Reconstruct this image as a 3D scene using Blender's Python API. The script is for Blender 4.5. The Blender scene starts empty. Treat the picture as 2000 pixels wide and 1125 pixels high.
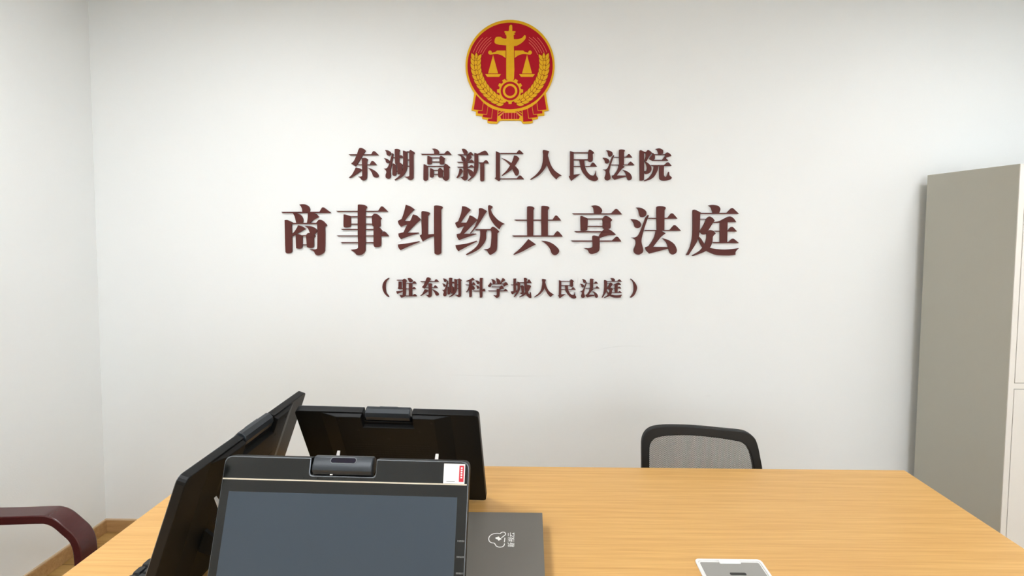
import bpy, bmesh, math, random
from mathutils import Vector, Matrix
random.seed(4)
PI = math.pi
scn = bpy.context.scene
C = scn.collection

# ------------------------------------------------------------------ camera
F, YAW, PITCH, ROLL, CH, CD, PX, PY = 983.342, -0.0058486, 0.0489986, 0.0070537, 1.54738, 2.43771, 1029.902, 487.195
cy_, sy_, cp_, sp_ = math.cos(YAW), math.sin(YAW), math.cos(PITCH), math.sin(PITCH)
fw = Vector((sy_*cp_, cy_*cp_, -sp_)); r0 = Vector((cy_, -sy_, 0)); u0 = r0.cross(fw)
rr = math.cos(ROLL)*r0 + math.sin(ROLL)*u0
uu = -math.sin(ROLL)*r0 + math.cos(ROLL)*u0
cam = bpy.data.cameras.new('camera'); co = bpy.data.objects.new('camera', cam); C.objects.link(co)
m = Matrix.Identity(4)
for i in range(3):
    m[i][0] = rr[i]; m[i][1] = uu[i]; m[i][2] = -fw[i]
m[0][3], m[1][3], m[2][3] = 0, -CD, CH
co.matrix_world = m
cam.sensor_width = 36; cam.sensor_fit = 'HORIZONTAL'; cam.lens = F/2000*36
cam.shift_x = -(PX-1000)/2000; cam.shift_y = (PY-562.5)/2000
cam.clip_start = 0.02
scn.camera = co

# ------------------------------------------------------------------ world, exposure
w = bpy.data.worlds.new('world'); scn.world = w; w.use_nodes = True
w.node_tree.nodes['Background'].inputs[0].default_value = (.84, .92, 1, 1)
w.node_tree.nodes['Background'].inputs[1].default_value = 7.0
scn.view_settings.view_transform = 'Standard'; scn.view_settings.look = 'None'
scn.view_settings.gamma = 1; scn.view_settings.use_curve_mapping = False
scn.view_settings.exposure = -0.29
LIGHT = 20.0       # radiance of the ceiling panels

# ------------------------------------------------------------------ helpers
def tag(o, label=None, cat=None, group=None, kind=None):
    if label: o['label'] = label
    if cat: o['category'] = cat
    if group: o['group'] = group
    if kind: o['kind'] = kind
    return o

def thing(name, label, cat, loc=(0, 0, 0), rz=0, group=None):
    o = bpy.data.objects.new(name, None); C.objects.link(o)
    o.empty_display_size = .05; o.location = loc; o.rotation_euler = (0, 0, rz)
    return tag(o, label, cat, group)

def obj(name, bm, mt, parent=None, smooth=None, bevel=0, seg=2, label=None):
    bmesh.ops.recalc_face_normals(bm, faces=bm.faces)
    me = bpy.data.meshes.new(name); bm.to_mesh(me); bm.free()
    o = bpy.data.objects.new(name, me); C.objects.link(o)
    for q in (mt if isinstance(mt, (list, tuple)) else [mt]): me.materials.append(q)
    if smooth:
        for p in me.polygons: p.use_smooth = True
        try: me.set_sharp_from_angle(angle=math.radians(smooth))
        except Exception: pass
    if bevel:
        b = o.modifiers.new('bevel', 'BEVEL'); b.width = bevel; b.segments = seg; b.limit_method = 'ANGLE'; b.angle_limit = math.radians(40)
    if parent: o.parent = parent
    if label: o['label'] = label
    return o

def box(bm, x0, x1, y0, y1, z0, z1):
    v = [bm.verts.new(p) for p in ((x0,y0,z0),(x1,y0,z0),(x1,y1,z0),(x0,y1,z0),(x0,y0,z1),(x1,y0,z1),(x1,y1,z1),(x0,y1,z1))]
    for f in ((0,3,2,1),(4,5,6,7),(0,1,5,4),(1,2,6,5),(2,3,7,6),(3,0,4,7)): bm.faces.new([v[i] for i in f])

def bx(*a):
    bm = bmesh.new(); box(bm, *a); return bm

def prism(bm, pts, a, b, axes='xz'):
    """polygon pts in the two given axes, extruded along the third from a to b"""
    def P(p, d):
        if axes == 'xz': return (p[0], d, p[1])
        if axes == 'xy': return (p[0], p[1], d)
        return (d, p[0], p[1])
    A = [bm.verts.new(P(p, a)) for p in pts]; B = [bm.verts.new(P(p, b)) for p in pts]
    n = len(pts)
    bm.faces.new(A); bm.faces.new(B[::-1])
    for i in range(n): bm.faces.new((A[i], B[i], B[(i+1) % n], A[(i+1) % n]))

def rounded(x0, x1, y0, y1, r, n=5):
    o = []
    for cx, cy, a in ((x1-r, y1-r, 0), (x0+r, y1-r, 90), (x0+r, y0+r, 180), (x1-r, y0+r, 270)):
        for k in range(n+1):
            t = math.radians(a+90*k/n); o.append((cx+r*math.cos(t), cy+r*math.sin(t)))
    return o

def round_poly(pts, radii, n=4):
    o = []; N = len(pts)
    for i in range(N):
        p = Vector(pts[i]); a = Vector(pts[i-1]); b = Vector(pts[(i+1) % N]); r = radii[i]
        if r <= 0: o.append(tuple(p)); continue
        s = p+(a-p).normalized()*r; e = p+(b-p).normalized()*r
        for k in range(n+1):
            t = k/n; q = s*(1-t)**2+p*2*t*(1-t)+e*t*t; o.append(tuple(q))
    return o

def cyl(bm, c, r, h, n=20, axis='z', r2=None):
    r2 = r if r2 is None else r2
    A, B = [], []
    for k in range(n):
        a = 2*PI*k/n; ca, sa = math.cos(a), math.sin(a)
        for L, rad, d in ((A, r, 0), (B, r2, h)):
            if axis == 'z': L.append(bm.verts.new((c[0]+rad*ca, c[1]+rad*sa, c[2]+d)))
            elif axis == 'y': L.append(bm.verts.new((c[0]+rad*ca, c[1]+d, c[2]+rad*sa)))
            else: L.append(bm.verts.new((c[0]+d, c[1]+rad*ca, c[2]+rad*sa)))
    bm.faces.new(A); bm.faces.new(B[::-1])
    for k in range(n): bm.faces.new((A[k], B[k], B[(k+1) % n], A[(k+1) % n]))

# ------------------------------------------------------------------ materials
def srgb(r, g, b):
    f = lambda c: ((c/255)/12.92 if c <= 10 else (((c/255)+.055)/1.055)**2.4)
    return (f(r), f(g), f(b), 1)

def mat(name, col, rough=.5, metal=0, spec=.5, noise=0, nscale=20, bump=0, bscale=200, coat=0):
    mt = bpy.data.materials.new(name); mt.use_nodes = True
    nt = mt.node_tree; b = nt.nodes['Principled BSDF']
    b.inputs['Base Color'].default_value = col; b.inputs['Roughness'].default_value = rough
    b.inputs['Metallic'].default_value = metal; b.inputs['Specular IOR Level'].default_value = spec
    b.inputs['Coat Weight'].default_value = coat
    tc = nt.nodes.new('ShaderNodeTexCoord')
    n = nt.nodes.new('ShaderNodeTexNoise'); n.inputs['Scale'].default_value = nscale; n.inputs['Detail'].default_value = 4
    nt.links.new(tc.outputs['Object'], n.inputs['Vector'])
    mx = nt.nodes.new('ShaderNodeMix'); mx.data_type = 'RGBA'
    d = max(noise, .01)
    mx.inputs[6].default_value = tuple(c*(1-d) for c in col[:3])+(1,)
    mx.inputs[7].default_value = tuple(min(1, c*(1+d)) for c in col[:3])+(1,)
    nt.links.new(n.outputs['Fac'], mx.inputs[0]); nt.links.new(mx.outputs[2], b.inputs['Base Color'])
    if bump:
        n2 = nt.nodes.new('ShaderNodeTexNoise'); n2.inputs['Scale'].default_value = bscale; n2.inputs['Detail'].default_value = 3
        nt.links.new(tc.outputs['Object'], n2.inputs['Vector'])
        bp = nt.nodes.new('ShaderNodeBump'); bp.inputs['Strength'].default_value = bump; bp.inputs['Distance'].default_value = .002
        nt.links.new(n2.outputs['Fac'], bp.inputs['Height']); nt.links.new(bp.outputs[0], b.inputs['Normal'])
    return mt

def wood(name, light, dark, rough, stretch=(1.2, 40, 40), planks=False, spec=.4):
    mt = bpy.data.materials.new(name); mt.use_nodes = True
    nt = mt.node_tree; b = nt.nodes['Principled BSDF']; L = nt.links
    tc = nt.nodes.new('ShaderNodeTexCoord'); mp = nt.nodes.new('ShaderNodeMapping'); mp.inputs['Scale'].default_value = stretch
    L.new(tc.outputs['Object'], mp.inputs[0])
    n = nt.nodes.new('ShaderNodeTexNoise'); n.inputs['Scale'].default_value = 1.6; n.inputs['Detail'].default_value = 8; n.inputs['Roughness'].default_value = .62; n.inputs['Distortion'].default_value = .35
    L.new(mp.outputs[0], n.inputs['Vector'])
    mp2 = nt.nodes.new('ShaderNodeMapping'); mp2.inputs['Scale'].default_value = (stretch[0]*3, stretch[1]*5, stretch[2]*5)
    L.new(tc.outputs['Object'], mp2.inputs[0])
    n2 = nt.nodes.new('ShaderNodeTexNoise'); n2.inputs['Scale'].default_value = 2; n2.inputs['Detail'].default_value = 4
    L.new(mp2.outputs[0], n2.inputs['Vector'])
    ad = nt.nodes.new('ShaderNodeMath'); ad.operation = 'MULTIPLY_ADD'; ad.inputs[1].default_value = .45
    L.new(n2.outputs['Fac'], ad.inputs[0]); L.new(n.outputs['Fac'], ad.inputs[2])
    cr = nt.nodes.new('ShaderNodeValToRGB'); cr.color_ramp.elements[0].position = .5; cr.color_ramp.elements[1].position = .92
    cr.color_ramp.elements[0].color = dark; cr.color_ramp.elements[1].color = light
    L.new(ad.outputs[0], cr.inputs[0])
    out = cr.outputs[0]
    if planks:
        br = nt.nodes.new('ShaderNodeTexBrick'); br.inputs['Scale'].default_value = 1; br.inputs['Brick Width'].default_value = 1.2; br.inputs['Row Height'].default_value = .125
        br.inputs['Mortar Size'].default_value = .0015; br.inputs['Color1'].default_value = (1, 1, 1, 1); br.inputs['Color2'].default_value = (.82, .82, .82, 1); br.inputs['Mortar'].default_value = (.3, .25, .2, 1)
        L.new(tc.outputs['Object'], br.inputs['Vector'])
        mm = nt.nodes.new('ShaderNodeMix'); mm.data_type = 'RGBA'; mm.blend_type = 'MULTIPLY'; mm.inputs[0].default_value = 1
        L.new(out, mm.inputs[6]); L.new(br.outputs['Color'], mm.inputs[7]); out = mm.outputs[2]
    L.new(out, b.inputs['Base Color'])
    b.inputs['Roughness'].default_value = rough; b.inputs['Specular IOR Level'].default_value = spec
    return mt

def emit(name, col, s):
    mt = bpy.data.materials.new(name); mt.use_nodes = True; nt = mt.node_tree
    nt.nodes.remove(nt.nodes['Principled BSDF']); e = nt.nodes.new('ShaderNodeEmission')
    e.inputs[0].default_value = col; e.inputs[1].default_value = s
    nt.links.new(e.outputs[0], nt.nodes['Material Output'].inputs[0]); return mt

M_wall = mat('wall_paint', srgb(238, 240, 239), .85, spec=.2, noise=.012, nscale=2.5, bump=.12, bscale=260)
M_ceil = mat('ceiling_paint', srgb(196, 197, 194), .9, spec=.2)
M_floor = wood('floor_wood', srgb(196, 158, 96), srgb(150, 112, 58), .45, (1.5, 14, 14), planks=True)
M_base = wood('baseboard_wood', srgb(190, 152, 104), srgb(160, 122, 78), .5, (1.5, 30, 30))
M_base_top = mat('baseboard_lip', srgb(206, 180, 148), .6)
M_table = wood('table_oak', srgb(226, 180, 110), srgb(206, 154, 86), .36, (1.5, 60, 60))
M_edge = wood('table_edge', srgb(238, 204, 150), srgb(222, 180, 118), .45, (1, 40, 40))
M_steel = mat('table_steel', srgb(190, 190, 188), .4, .3)
M_mar = mat('maroon_acrylic', srgb(92, 50, 46), .5, spec=.15, noise=.03, nscale=30)
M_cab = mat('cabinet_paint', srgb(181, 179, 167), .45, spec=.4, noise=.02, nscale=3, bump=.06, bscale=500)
M_cab_lit = mat('cabinet_paint_lit', srgb(226, 222, 214), .45, spec=.4, noise=.02, nscale=3, bump=.06, bscale=500)  # cabinet paint lightened: the brighter light on the front is in the colour
M_gap = mat('dark_gap', srgb(50, 50, 48), .8)
M_gold = mat('emblem_gold', srgb(222, 170, 30), .55, spec=.15, noise=.08, nscale=60)
M_red = mat('emblem_red', srgb(170, 20, 36), .55, spec=.12, noise=.04, nscale=50)
M_pink = mat('emblem_line', srgb(222, 110, 84), .5)
M_hous = mat('monitor_plastic', srgb(13, 14, 15), .45, spec=.22, noise=.05, nscale=80, bump=.1, bscale=900)
M_rim = mat('monitor_rim', srgb(104, 108, 112), .35, .5)
M_glass = mat('monitor_glass', srgb(18, 20, 20), .16, spec=.5)
M_screen = mat('monitor_screen', srgb(53, 65, 77), .33, spec=.5)  # blue grey reflection of the room is put into the base colour
M_screen_off = M_screen
M_champ = mat('trim_champagne', srgb(225, 215, 196), .3, .3)
M_blk = mat('black_hole', srgb(8, 8, 8), .7)
M_cam = mat('module_metal', srgb(46, 51, 56), .36, .3)
M_lens = mat('lens_window', srgb(16, 14, 34), .08, coat=.6)
M_leg = mat('silver_leg', srgb(214, 212, 208), .4, .2)
M_tray = mat('grey_tray', srgb(160, 158, 152), .5, .15)
M_key = mat('key_plastic', srgb(26, 27, 29), .4)
M_kbd = mat('keyboard_base', srgb(16, 16, 18), .5)
M_box = mat('box_grey', srgb(108, 104, 97), .45, .1, noise=.03, nscale=6)
M_logo = mat('logo_white', srgb(245, 244, 240), .5)
M_chair = mat('chair_black', srgb(15, 16, 16), .6, noise=.05)
M_fab = mat('chair_fabric', srgb(30, 30, 32), .95, noise=.2, nscale=300)
M_mahog = wood('mahogany', srgb(74, 30, 28), srgb(66, 25, 24), .25, (3, 10, 30), spec=.5)
M_leather = mat('leather_dark', srgb(48, 24, 20), .45, bump=.3, bscale=120)
M_sticker_red = mat('sticker_red', srgb(206, 40, 56), .5)
M_mark = mat('grey_mark', srgb(104, 106, 105), .6)

# see-through woven mesh of the chair back
M_mesh = bpy.data.materials.new('chair_mesh'); M_mesh.use_nodes = True
nt = M_mesh.node_tree; b = nt.nodes['Principled BSDF']; b.inputs['Base Color'].default_value = srgb(40, 40, 42); b.inputs['Roughness'].default_value = .7
tc = nt.nodes.new('ShaderNodeTexCoord'); mp = nt.nodes.new('ShaderNodeMapping'); mp.inputs['Rotation'].default_value = (0, math.radians(38), 0)
nt.links.new(tc.outputs['Object'], mp.inputs[0])
sep = nt.nodes.new('ShaderNodeSeparateXYZ'); nt.links.new(mp.outputs[0], sep.inputs[0])
def holes(sock, k):
    a = nt.nodes.new('ShaderNodeMath'); a.operation = 'MULTIPLY'; a.inputs[1].default_value = k; nt.links.new(sock, a.inputs[0])
    s = nt.nodes.new('ShaderNodeMath'); s.operation = 'SINE'; nt.links.new(a.outputs[0], s.inputs[0])
    g = nt.nodes.new('ShaderNodeMath'); g.operation = 'GREATER_THAN'; g.inputs[1].default_value = -.48; nt.links.new(s.outputs[0], g.inputs[0]); return g.outputs[0]
ml = nt.nodes.new('ShaderNodeMath'); ml.operation = 'MULTIPLY'
nt.links.new(holes(sep.outputs[0], 2*PI/.0042), ml.inputs[0]); nt.links.new(holes(sep.outputs[2], 2*PI/.0028), ml.inputs[1])
tr = nt.nodes.new('ShaderNodeBsdfTransparent'); ms = nt.nodes.new('ShaderNodeMixShader')
nt.links.new(ml.outputs[0], ms.inputs[0]); nt.links.new(b.outputs[0], ms.inputs[1]); nt.links.new(tr.outputs[0], ms.inputs[2])
nt.links.new(ms.outputs[0], nt.nodes['Material Output'].inputs[0])

# ------------------------------------------------------------------ the room
XL, XR, YN, ZC = -2.1133, 2.86, -4.6, 2.66
def struct(name, bm, mt): o = obj(name, bm, mt); o['kind'] = 'structure'; return o
struct('floor', bx(XL-.1, XR+.1, YN-.1, .1, -.1, 0), M_floor)
struct('ceiling', bx(XL-.1, XR+.1, YN-.1, .1, ZC, ZC+.1), M_ceil)
struct('wall_back', bx(XL-.1, XR+.1, 0, .1, 0, ZC), M_wall)
struct('wall_left', bx(XL-.1, XL, YN, 0, 0, ZC), M_wall)
struct('wall_right', bx(XR, XR+.1, YN, 0, 0, ZC), M_wall)
WX0, WX1, WZ0, WZ1 = .3, 2.5, .75, 2.25      # unseen window, added behind the camera to brighten the lower wall
bm = bmesh.new()
for a in ((XL-.1, WX0, 0, ZC), (WX1, XR+.1, 0, ZC), (WX0, WX1, 0, WZ0), (WX0, WX1, WZ1, ZC)): box(bm, a[0], a[1], YN-.1, YN, a[2], a[3])
struct('wall_front', bm, M_wall)
M_white = mat('white_plastic', srgb(240, 240, 238), .4)
wn = bpy.data.objects.new('added_window_1', None); C.objects.link(wn); wn['kind'] = 'structure'; wn.location = (0, YN-.05, 0)
bm = bmesh.new()
for a in ((WX0, WX0+.05, WZ0, WZ1), (WX1-.05, WX1, WZ0, WZ1), (1.375, 1.425, WZ0+.05, WZ1-.05), (WX0+.05, WX1-.05, WZ0, WZ0+.05), (WX0+.05, WX1-.05, WZ1-.05, WZ1)): box(bm, a[0], a[1], -.03, .03, a[2], a[3])
obj('added_window_frame', bm, M_white, wn)
M_pane = bpy.data.materials.new('added_window_glass'); M_pane.use_nodes = True
q_ = M_pane.node_tree.nodes['Principled BSDF']; q_.inputs['Transmission Weight'].default_value = 1; q_.inputs['Roughness'].default_value = 0; q_.inputs['IOR'].default_value = 1.02; q_.inputs['Alpha'].default_value = .12
obj('added_window_pane', bx(WX0+.05, WX1-.05, -.003, .003, WZ0+.05, WZ1-.05), M_pane, wn)
pl_ = bpy.data.lights.new('added_window_portal', 'AREA'); pl_.shape = 'RECTANGLE'; pl_.size = WX1-WX0; pl_.size_y = WZ1-WZ0; pl_.cycles.is_portal = True
po = bpy.data.objects.new('added_window_portal', pl_); C.objects.link(po); po.location = ((WX0+WX1)/2, YN-.11, (WZ0+WZ1)/2); po.rotation_euler = (math.radians(90), 0, 0)
def baseboard(name, x0, x1, y0, y1, lip):
    bm = bmesh.new(); box(bm, x0, x1, y0, y1, 0, .061); o = obj(name, bm, M_base, bevel=.0015); o['kind'] = 'structure'
    bm = bmesh.new(); box(bm, lip[0], lip[1], lip[2], lip[3], .061, .065); obj('top_lip', bm, M_base_top, o)
baseboard('baseboard_back', XL, XR, -.012, 0, (XL, XR, -.009, 0))
baseboard('baseboard_left', XL, XL+.012, YN, -.012, (XL, XL+.009, YN, -.012))

# faint rubbed marks on the back wall paint
M_wb = M_wall.copy(); M_wb.name = 'wall_paint_rubbed'
nt = M_wb.node_tree; L = nt.links; bs = nt.nodes['Principled BSDF']; src = bs.inputs['Base Color'].links[0].from_socket
tc = nt.nodes.new('ShaderNodeTexCoord'); sp_ = nt.nodes.new('ShaderNodeSeparateXYZ'); L.new(tc.outputs['Object'], sp_.inputs[0])
def mth(op, a, b=None, c=None):
    n = nt.nodes.new('ShaderNodeMath'); n.operation = op
    for i, v in enumerate((a, b, c)):
        if v is None: continue
        if isinstance(v, (int, float)): n.inputs[i].default_value = v
        else: L.new(v, n.inputs[i])
    return n.outputs[0]
nz = nt.nodes.new('ShaderNodeTexNoise'); nz.inputs['Scale'].default_value = 9; L.new(tc.outputs['Object'], nz.inputs['Vector'])
tot = None
for xa, za, hw, sl, cv, th in ((.42, .955, .17, .12, -.9, .004), (-.12, .805, .30, .0, .05, .005), (.88, .715, .02, .02, 0, .003)):
    dx = mth('SUBTRACT', sp_.outputs[0], xa); line = mth('ADD', mth('MULTIPLY', dx, sl), mth('MULTIPLY', mth('MULTIPLY', dx, dx), cv))
    dz = mth('ABSOLUTE', mth('SUBTRACT', mth('SUBTRACT', sp_.outputs[2], za), line))
    across = mth('MAXIMUM', mth('SUBTRACT', 1, mth('DIVIDE', dz, th)), 0)
    along = mth('MAXIMUM', mth('SUBTRACT', 1, mth('DIVIDE', mth('ABSOLUTE', dx), hw)), 0)
    f_ = mth('MULTIPLY', across, along); tot = f_ if tot is None else mth('ADD', tot, f_)
fac = mth('MULTIPLY', tot, mth('MULTIPLY', nz.outputs['Fac'], .22))
mx = nt.nodes.new('ShaderNodeMix'); mx.data_type = 'RGBA'; L.new(fac, mx.inputs[0]); L.new(src, mx.inputs[6]); mx.inputs[7].default_value = srgb(150, 150, 145)
L.new(mx.outputs[2], bs.inputs['Base Color'])
bpy.data.objects['wall_back'].data.materials[0] = M_wb

# ceiling light panels
def ceiling_light(x, y, label, k=1.0):
    t = thing('ceiling_light', label, 'ceiling light', (x, y, ZC), 0, 'square light panels in the ceiling')
    bm = bmesh.new()
    for a in ((-.31, .31, .29, .31), (-.31, .31, -.31, -.29), (-.31, -.29, -.29, .29), (.29, .31, -.29, .29)): box(bm, *a, -.014, 0)
    obj('frame', bm, M_white, t)
    obj('diffuser', bx(-.29, .29, -.29, .29, -.010, -.004), emit('panel_light', (.965, .982, 1, 1), LIGHT*k), t)
for x, y, lb, k in ((-1.05, -1.38, 'square white ceiling light panel nearest the left back corner', 1.5), (1.95, -1.30, 'square white ceiling light panel nearest the grey cabinet', 1.0),
              (-1.05, -3.2, 'square white ceiling light panel behind the camera on the left', 2.0), (1.95, -3.2, 'square white ceiling light panel behind the camera on the right', 1.2)):
    ceiling_light(x, y, lb, k)

# ------------------------------------------------------------------ meeting table
TX0, TX1, TY0, TY1 = -1.050, 1.236, -2.01, -.812
t = thing('meeting_table', 'long light oak meeting table in front of the lettered wall', 'table', ((TX0+TX1)/2, (TY0+TY1)/2, 0))
cx, cy = (TX0+TX1)/2, (TY0+TY1)/2
hx, hy = (TX1-TX0)/2, (TY1-TY0)/2
obj('tabletop', bx(-hx, hx, -hy, hy, .725, .75), M_table, t, bevel=.0012)
for sx in (-1, 1):
    for sy in (-1, 1):
        obj('leg', bx(sx*(hx-.09)-.025, sx*(hx-.09)+.025, sy*(hy-.08)-.025, sy*(hy-.08)+.025, 0, .725), M_steel, t, bevel=.002)
obj('apron', bx(-hx+.12, hx-.12, -.02, .02, .66, .724), M_steel, t)

# ------------------------------------------------------------------ raised wall characters
FR = {
'R1a':(0.00028314,-0.00000145,-0.90147,0.00000182,-0.00028097,1.93055),
'R1b':(0.00028240,0.00000149,-0.38583,0.00000181,-0.00028058,1.93367),
'R1c':(0.00028164,0.00000448,0.14069,0.00000181,-0.00028018,1.93686),
'R2a':(0.00029751,-0.00000339,-1.22590,0.00000211,-0.00029658,1.67178),
'R2b':(0.00029666,-0.00000005,-0.66969,0.00000210,-0.00029614,1.67551),
'R2c':(0.00029582,0.00000326,-0.11506,0.00000210,-0.00029569,1.67923),
'R2d':(0.00029497,0.00000663,0.45029,0.00000209,-0.00029524,1.68302),
'R3a':(0.00016185,-0.00000072,-0.74598,0.00000127,-0.00016247,1.30400),
'R3b':(0.00016159,0.00000030,-0.43523,0.00000127,-0.00016233,1.30638),
'R3c':(0.00016134,0.00000130,-0.12496,0.00000127,-0.00016219,1.30876),
'R3d':(0.00016105,0.00000243,0.22195,0.00000127,-0.00016204,1.31141),
'EM':(0.00051893,0.00000272,-0.36200,0.00000270,-0.00051058,2.55742)}
def to_wall(fr, u, v):
    a = FR[fr]; return (a[0]*u+a[1]*v+a[2], a[3]*u+a[4]*v+a[5])

def smooth_path(pts, n=4):
    o = []; N = len(pts)
    for i in range(N):
        p0, p1, p2, p3 = pts[i-1], pts[i], pts[(i+1) % N], pts[(i+2) % N]
        c1, c2 = len(p1) > 2, len(p2) > 2
        o.append((p1[0], p1[1]))
        if c1 and c2: continue
        d = [p2[0]-p1[0], p2[1]-p1[1]]
        t1 = [0.5*d[0], 0.5*d[1]] if c1 else [.5*(p2[0]-p0[0]), .5*(p2[1]-p0[1])]
        t2 = [0.5*d[0], 0.5*d[1]] if c2 else [.5*(p3[0]-p1[0]), .5*(p3[1]-p1[1])]
        # keep the tangents no longer than the chord, so the outline never loops
        L = math.hypot(*d)
        for tt in (t1, t2):
            q = math.hypot(*tt)
            if q > L: tt[0] *= L/q; tt[1] *= L/q
        for k in range(1, n):
            s = k/n; h1 = 2*s**3-3*s*s+1; h2 = -2*s**3+3*s*s; h3 = s**3-2*s*s+s; h4 = s**3-s*s
            o.append((h1*p1[0]+h2*p2[0]+h3*t1[0]+h4*t2[0], h1*p1[1]+h2*p2[1]+h3*t1[1]+h4*t2[1]))
    return o

def Hs(x0, x1, y, t, sx, px, py):     # thin bar that ends in a triangular serif
    return [(x0, y-t/2, 1), (sx, y-t/2, 1), (px-12, py+6), (px+8, py), (px+30, py+12), (x1, y+t*.3, 1), (x1-16, y+t/2, 1), (x0+28, y+t/2, 1)]
def bar(x0, x1, y, t): return [(x0, y-t/2, 1), (x1, y-t/2, 1), (x1, y+t/2, 1), (x0, y+t/2, 1)]
def Vs(x0, x1, y0, y1):               # thick upright with a sloping head and a round foot
    d = y1-y0; r = min(26, d*.12)
    return [(x0+3, y0, 1), (x0+25, y0+3), (x1, y0+r*1.3, 1), (x1, y1-r), ((x0+x1)/2+8, y1), (x0+12, y1-2), (x0, y1-r*.9)]

GL = {}
GL['dong'] = ('R1a', [Hs(95,603,192,18,480,520,130),
  [(285,78),(340,85),(383,122,1),(245,345),(212,388,1),(138,340,1),(182,300),(230,200),(262,110)],
  Hs(225,572,360,14,455,495,297),
  [(318,248,1),(385,246),(418,272),(405,310,1),(405,560),(388,608),(345,628),(308,612),(288,582),(248,560,1),(298,563),(324,545)],
  [(215,408,1),(275,420),(325,447,1),(230,520),(125,583),(95,580,1),(150,530),(190,460)],
  [(418,408,1),(500,440),(570,490),(603,540),(592,570),(552,578),(515,560),(492,505),(455,445)]])
GL['hu'] = ('R1a', [[(713,112,1),(775,122),(818,165),(800,198),(768,208),(742,188),(735,150)],
  [(692,250,1),(745,260),(785,295),(778,325),(753,335),(728,315),(722,282)],
  [(838,163,1),(853,182),(822,380),(805,470),(812,540),(800,585),(765,598),(727,580),(722,535),(736,490),(722,452),(690,425,1),(735,424),(765,390),(792,320),(815,230)],
  Hs(820,1015,240,14,935,975,200),
  [(878,102),(905,92),(940,96),(965,112),(955,145,1),(955,345,1),(885,345,1)],
  Vs(838,904,340,547), bar(895,930,358,16), bar(895,930,472,14),
  [(918,368,1),(955,322),(1012,360,1),(1004,385,1),(1004,500),(985,522),(925,522,1)],
  [(1018,122,1),(1045,126),(1090,148,1),(1088,400),(1070,470),(1010,560),(885,628,1),(873,615,1),(960,545),(1010,460),(1022,300)],
  bar(1080,1135,143,18), bar(1080,1125,280,14), bar(1075,1125,385,14),
  [(1122,140,1),(1140,112),(1180,128),(1218,160,1),(1195,188,1),(1195,580),(1170,612),(1130,620),(1095,592),(1040,562,1),(1100,563),(1126,545)]])
GL['gao'] = ('R1a', [[(1508,92,1),(1560,88),(1610,110),(1630,150),(1612,185,1),(1545,185,1),(1545,140),(1530,110)],
  Hs(1315,1838,184,16,1715,1768,126), Vs(1430,1506,210,356), bar(1500,1650,242,14), bar(1500,1650,314,14),
  [(1635,242,1),(1662,208),(1732,252,1),(1720,275,1),(1715,345),(1685,357),(1645,350)],
  Vs(1365,1440,352,632), bar(1435,1720,387,16),
  [(1708,385,1),(1743,345),(1817,400,1),(1800,425,1),(1798,590),(1775,622),(1740,633),(1708,615),(1685,572,1),(1714,560,1)],
  Vs(1475,1540,420,577), bar(1535,1625,455,14), bar(1535,1625,523,14),
  [(1612,448,1),(1648,412),(1705,465,1),(1692,490,1),(1692,565),(1650,577),(1618,565)]])
GL['xin'] = ('R1b', [[(190,92,1),(240,92),(285,130),(285,170),(262,192),(235,190),(214,150)],
  Hs(118,388,192,15,295,338,148),
  [(145,197,1),(210,212),(250,252),(245,295),(215,305),(190,285),(180,230)],
  [(275,196,1),(335,200),(362,228,1),(305,300,1),(262,300,1)],
  Hs(105,405,320,15,305,350,276), Hs(105,405,402,14,310,350,365),
  [(215,300,1),(290,300,1),(288,580),(270,615),(230,627),(200,602),(165,568,1),(203,566),(216,545)],
  [(150,426,1),(190,434),(207,470,1),(150,560),(112,588,1),(97,584,1),(135,510)],
  [(288,430,1),(350,450),(395,500),(390,545),(350,560),(322,540),(300,480)],
  [(405,160,1),(440,168),(470,192,1),(470,400),(440,500),(390,570),(300,636,1),(292,630,1),(340,580),(385,505),(402,400)],
  [(440,182,1),(500,158),(582,122),(620,145),(643,188,1),(620,193,1),(455,195,1)],
  Hs(465,652,330,18,555,597,283), [(503,335,1),(574,335,1),(572,615),(555,638),(515,640),(503,620)]])
GL['qu'] = ('R1b', [[(770,130,1),(850,165,1),(838,180,1),(838,590,1),(850,612,1),(822,640,1),(748,592,1),(768,575,1)],
  Hs(830,1240,170,20,1122,1163,115), Hs(830,1248,600,16,1125,1175,543),
  [(1078,205,1),(1130,215),(1168,255,1),(1125,330),(1070,410),(990,480),(880,548,1),(868,542,1),(960,450),(1040,320),(1065,250)],
  [(862,243,1),(960,285),(1080,368),(1150,440),(1163,495),(1142,540),(1108,543),(1078,500),(1030,400),(950,310)]])
GL['ren'] = ('R1b', [[(1567,120),(1615,116),(1674,132,1),(1655,190),(1645,330),(1600,430),(1500,540),(1365,618,1),(1352,608,1),(1450,530),(1530,430),(1562,320),(1572,200)],
  [(1640,180,1),(1660,230),(1700,355),(1770,460),(1888,545,1),(1845,562),(1798,610,1),(1720,530),(1660,420),(1628,330,1)]])
GL['min'] = ('R1c', [[(163,128,1),(235,152,1),(225,170,1),(222,530,1),(338,517,1),(180,636,1),(138,560,1),(158,545,1)],
  bar(220,480,159,17), [(468,160,1),(490,105),(545,130),(570,160,1),(548,185,1),(545,295),(500,315),(468,298,1)],
  bar(218,475,277,17), bar(218,345,388,14), Hs(408,620,388,14,505,545,325),
  [(318,278,1),(405,282,1),(412,370),(440,460),(500,530),(550,545),(580,520),(600,458,1),(606,540),(636,590),(625,625),(570,638),(480,605),(390,510),(345,420),(330,340)]])
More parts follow.
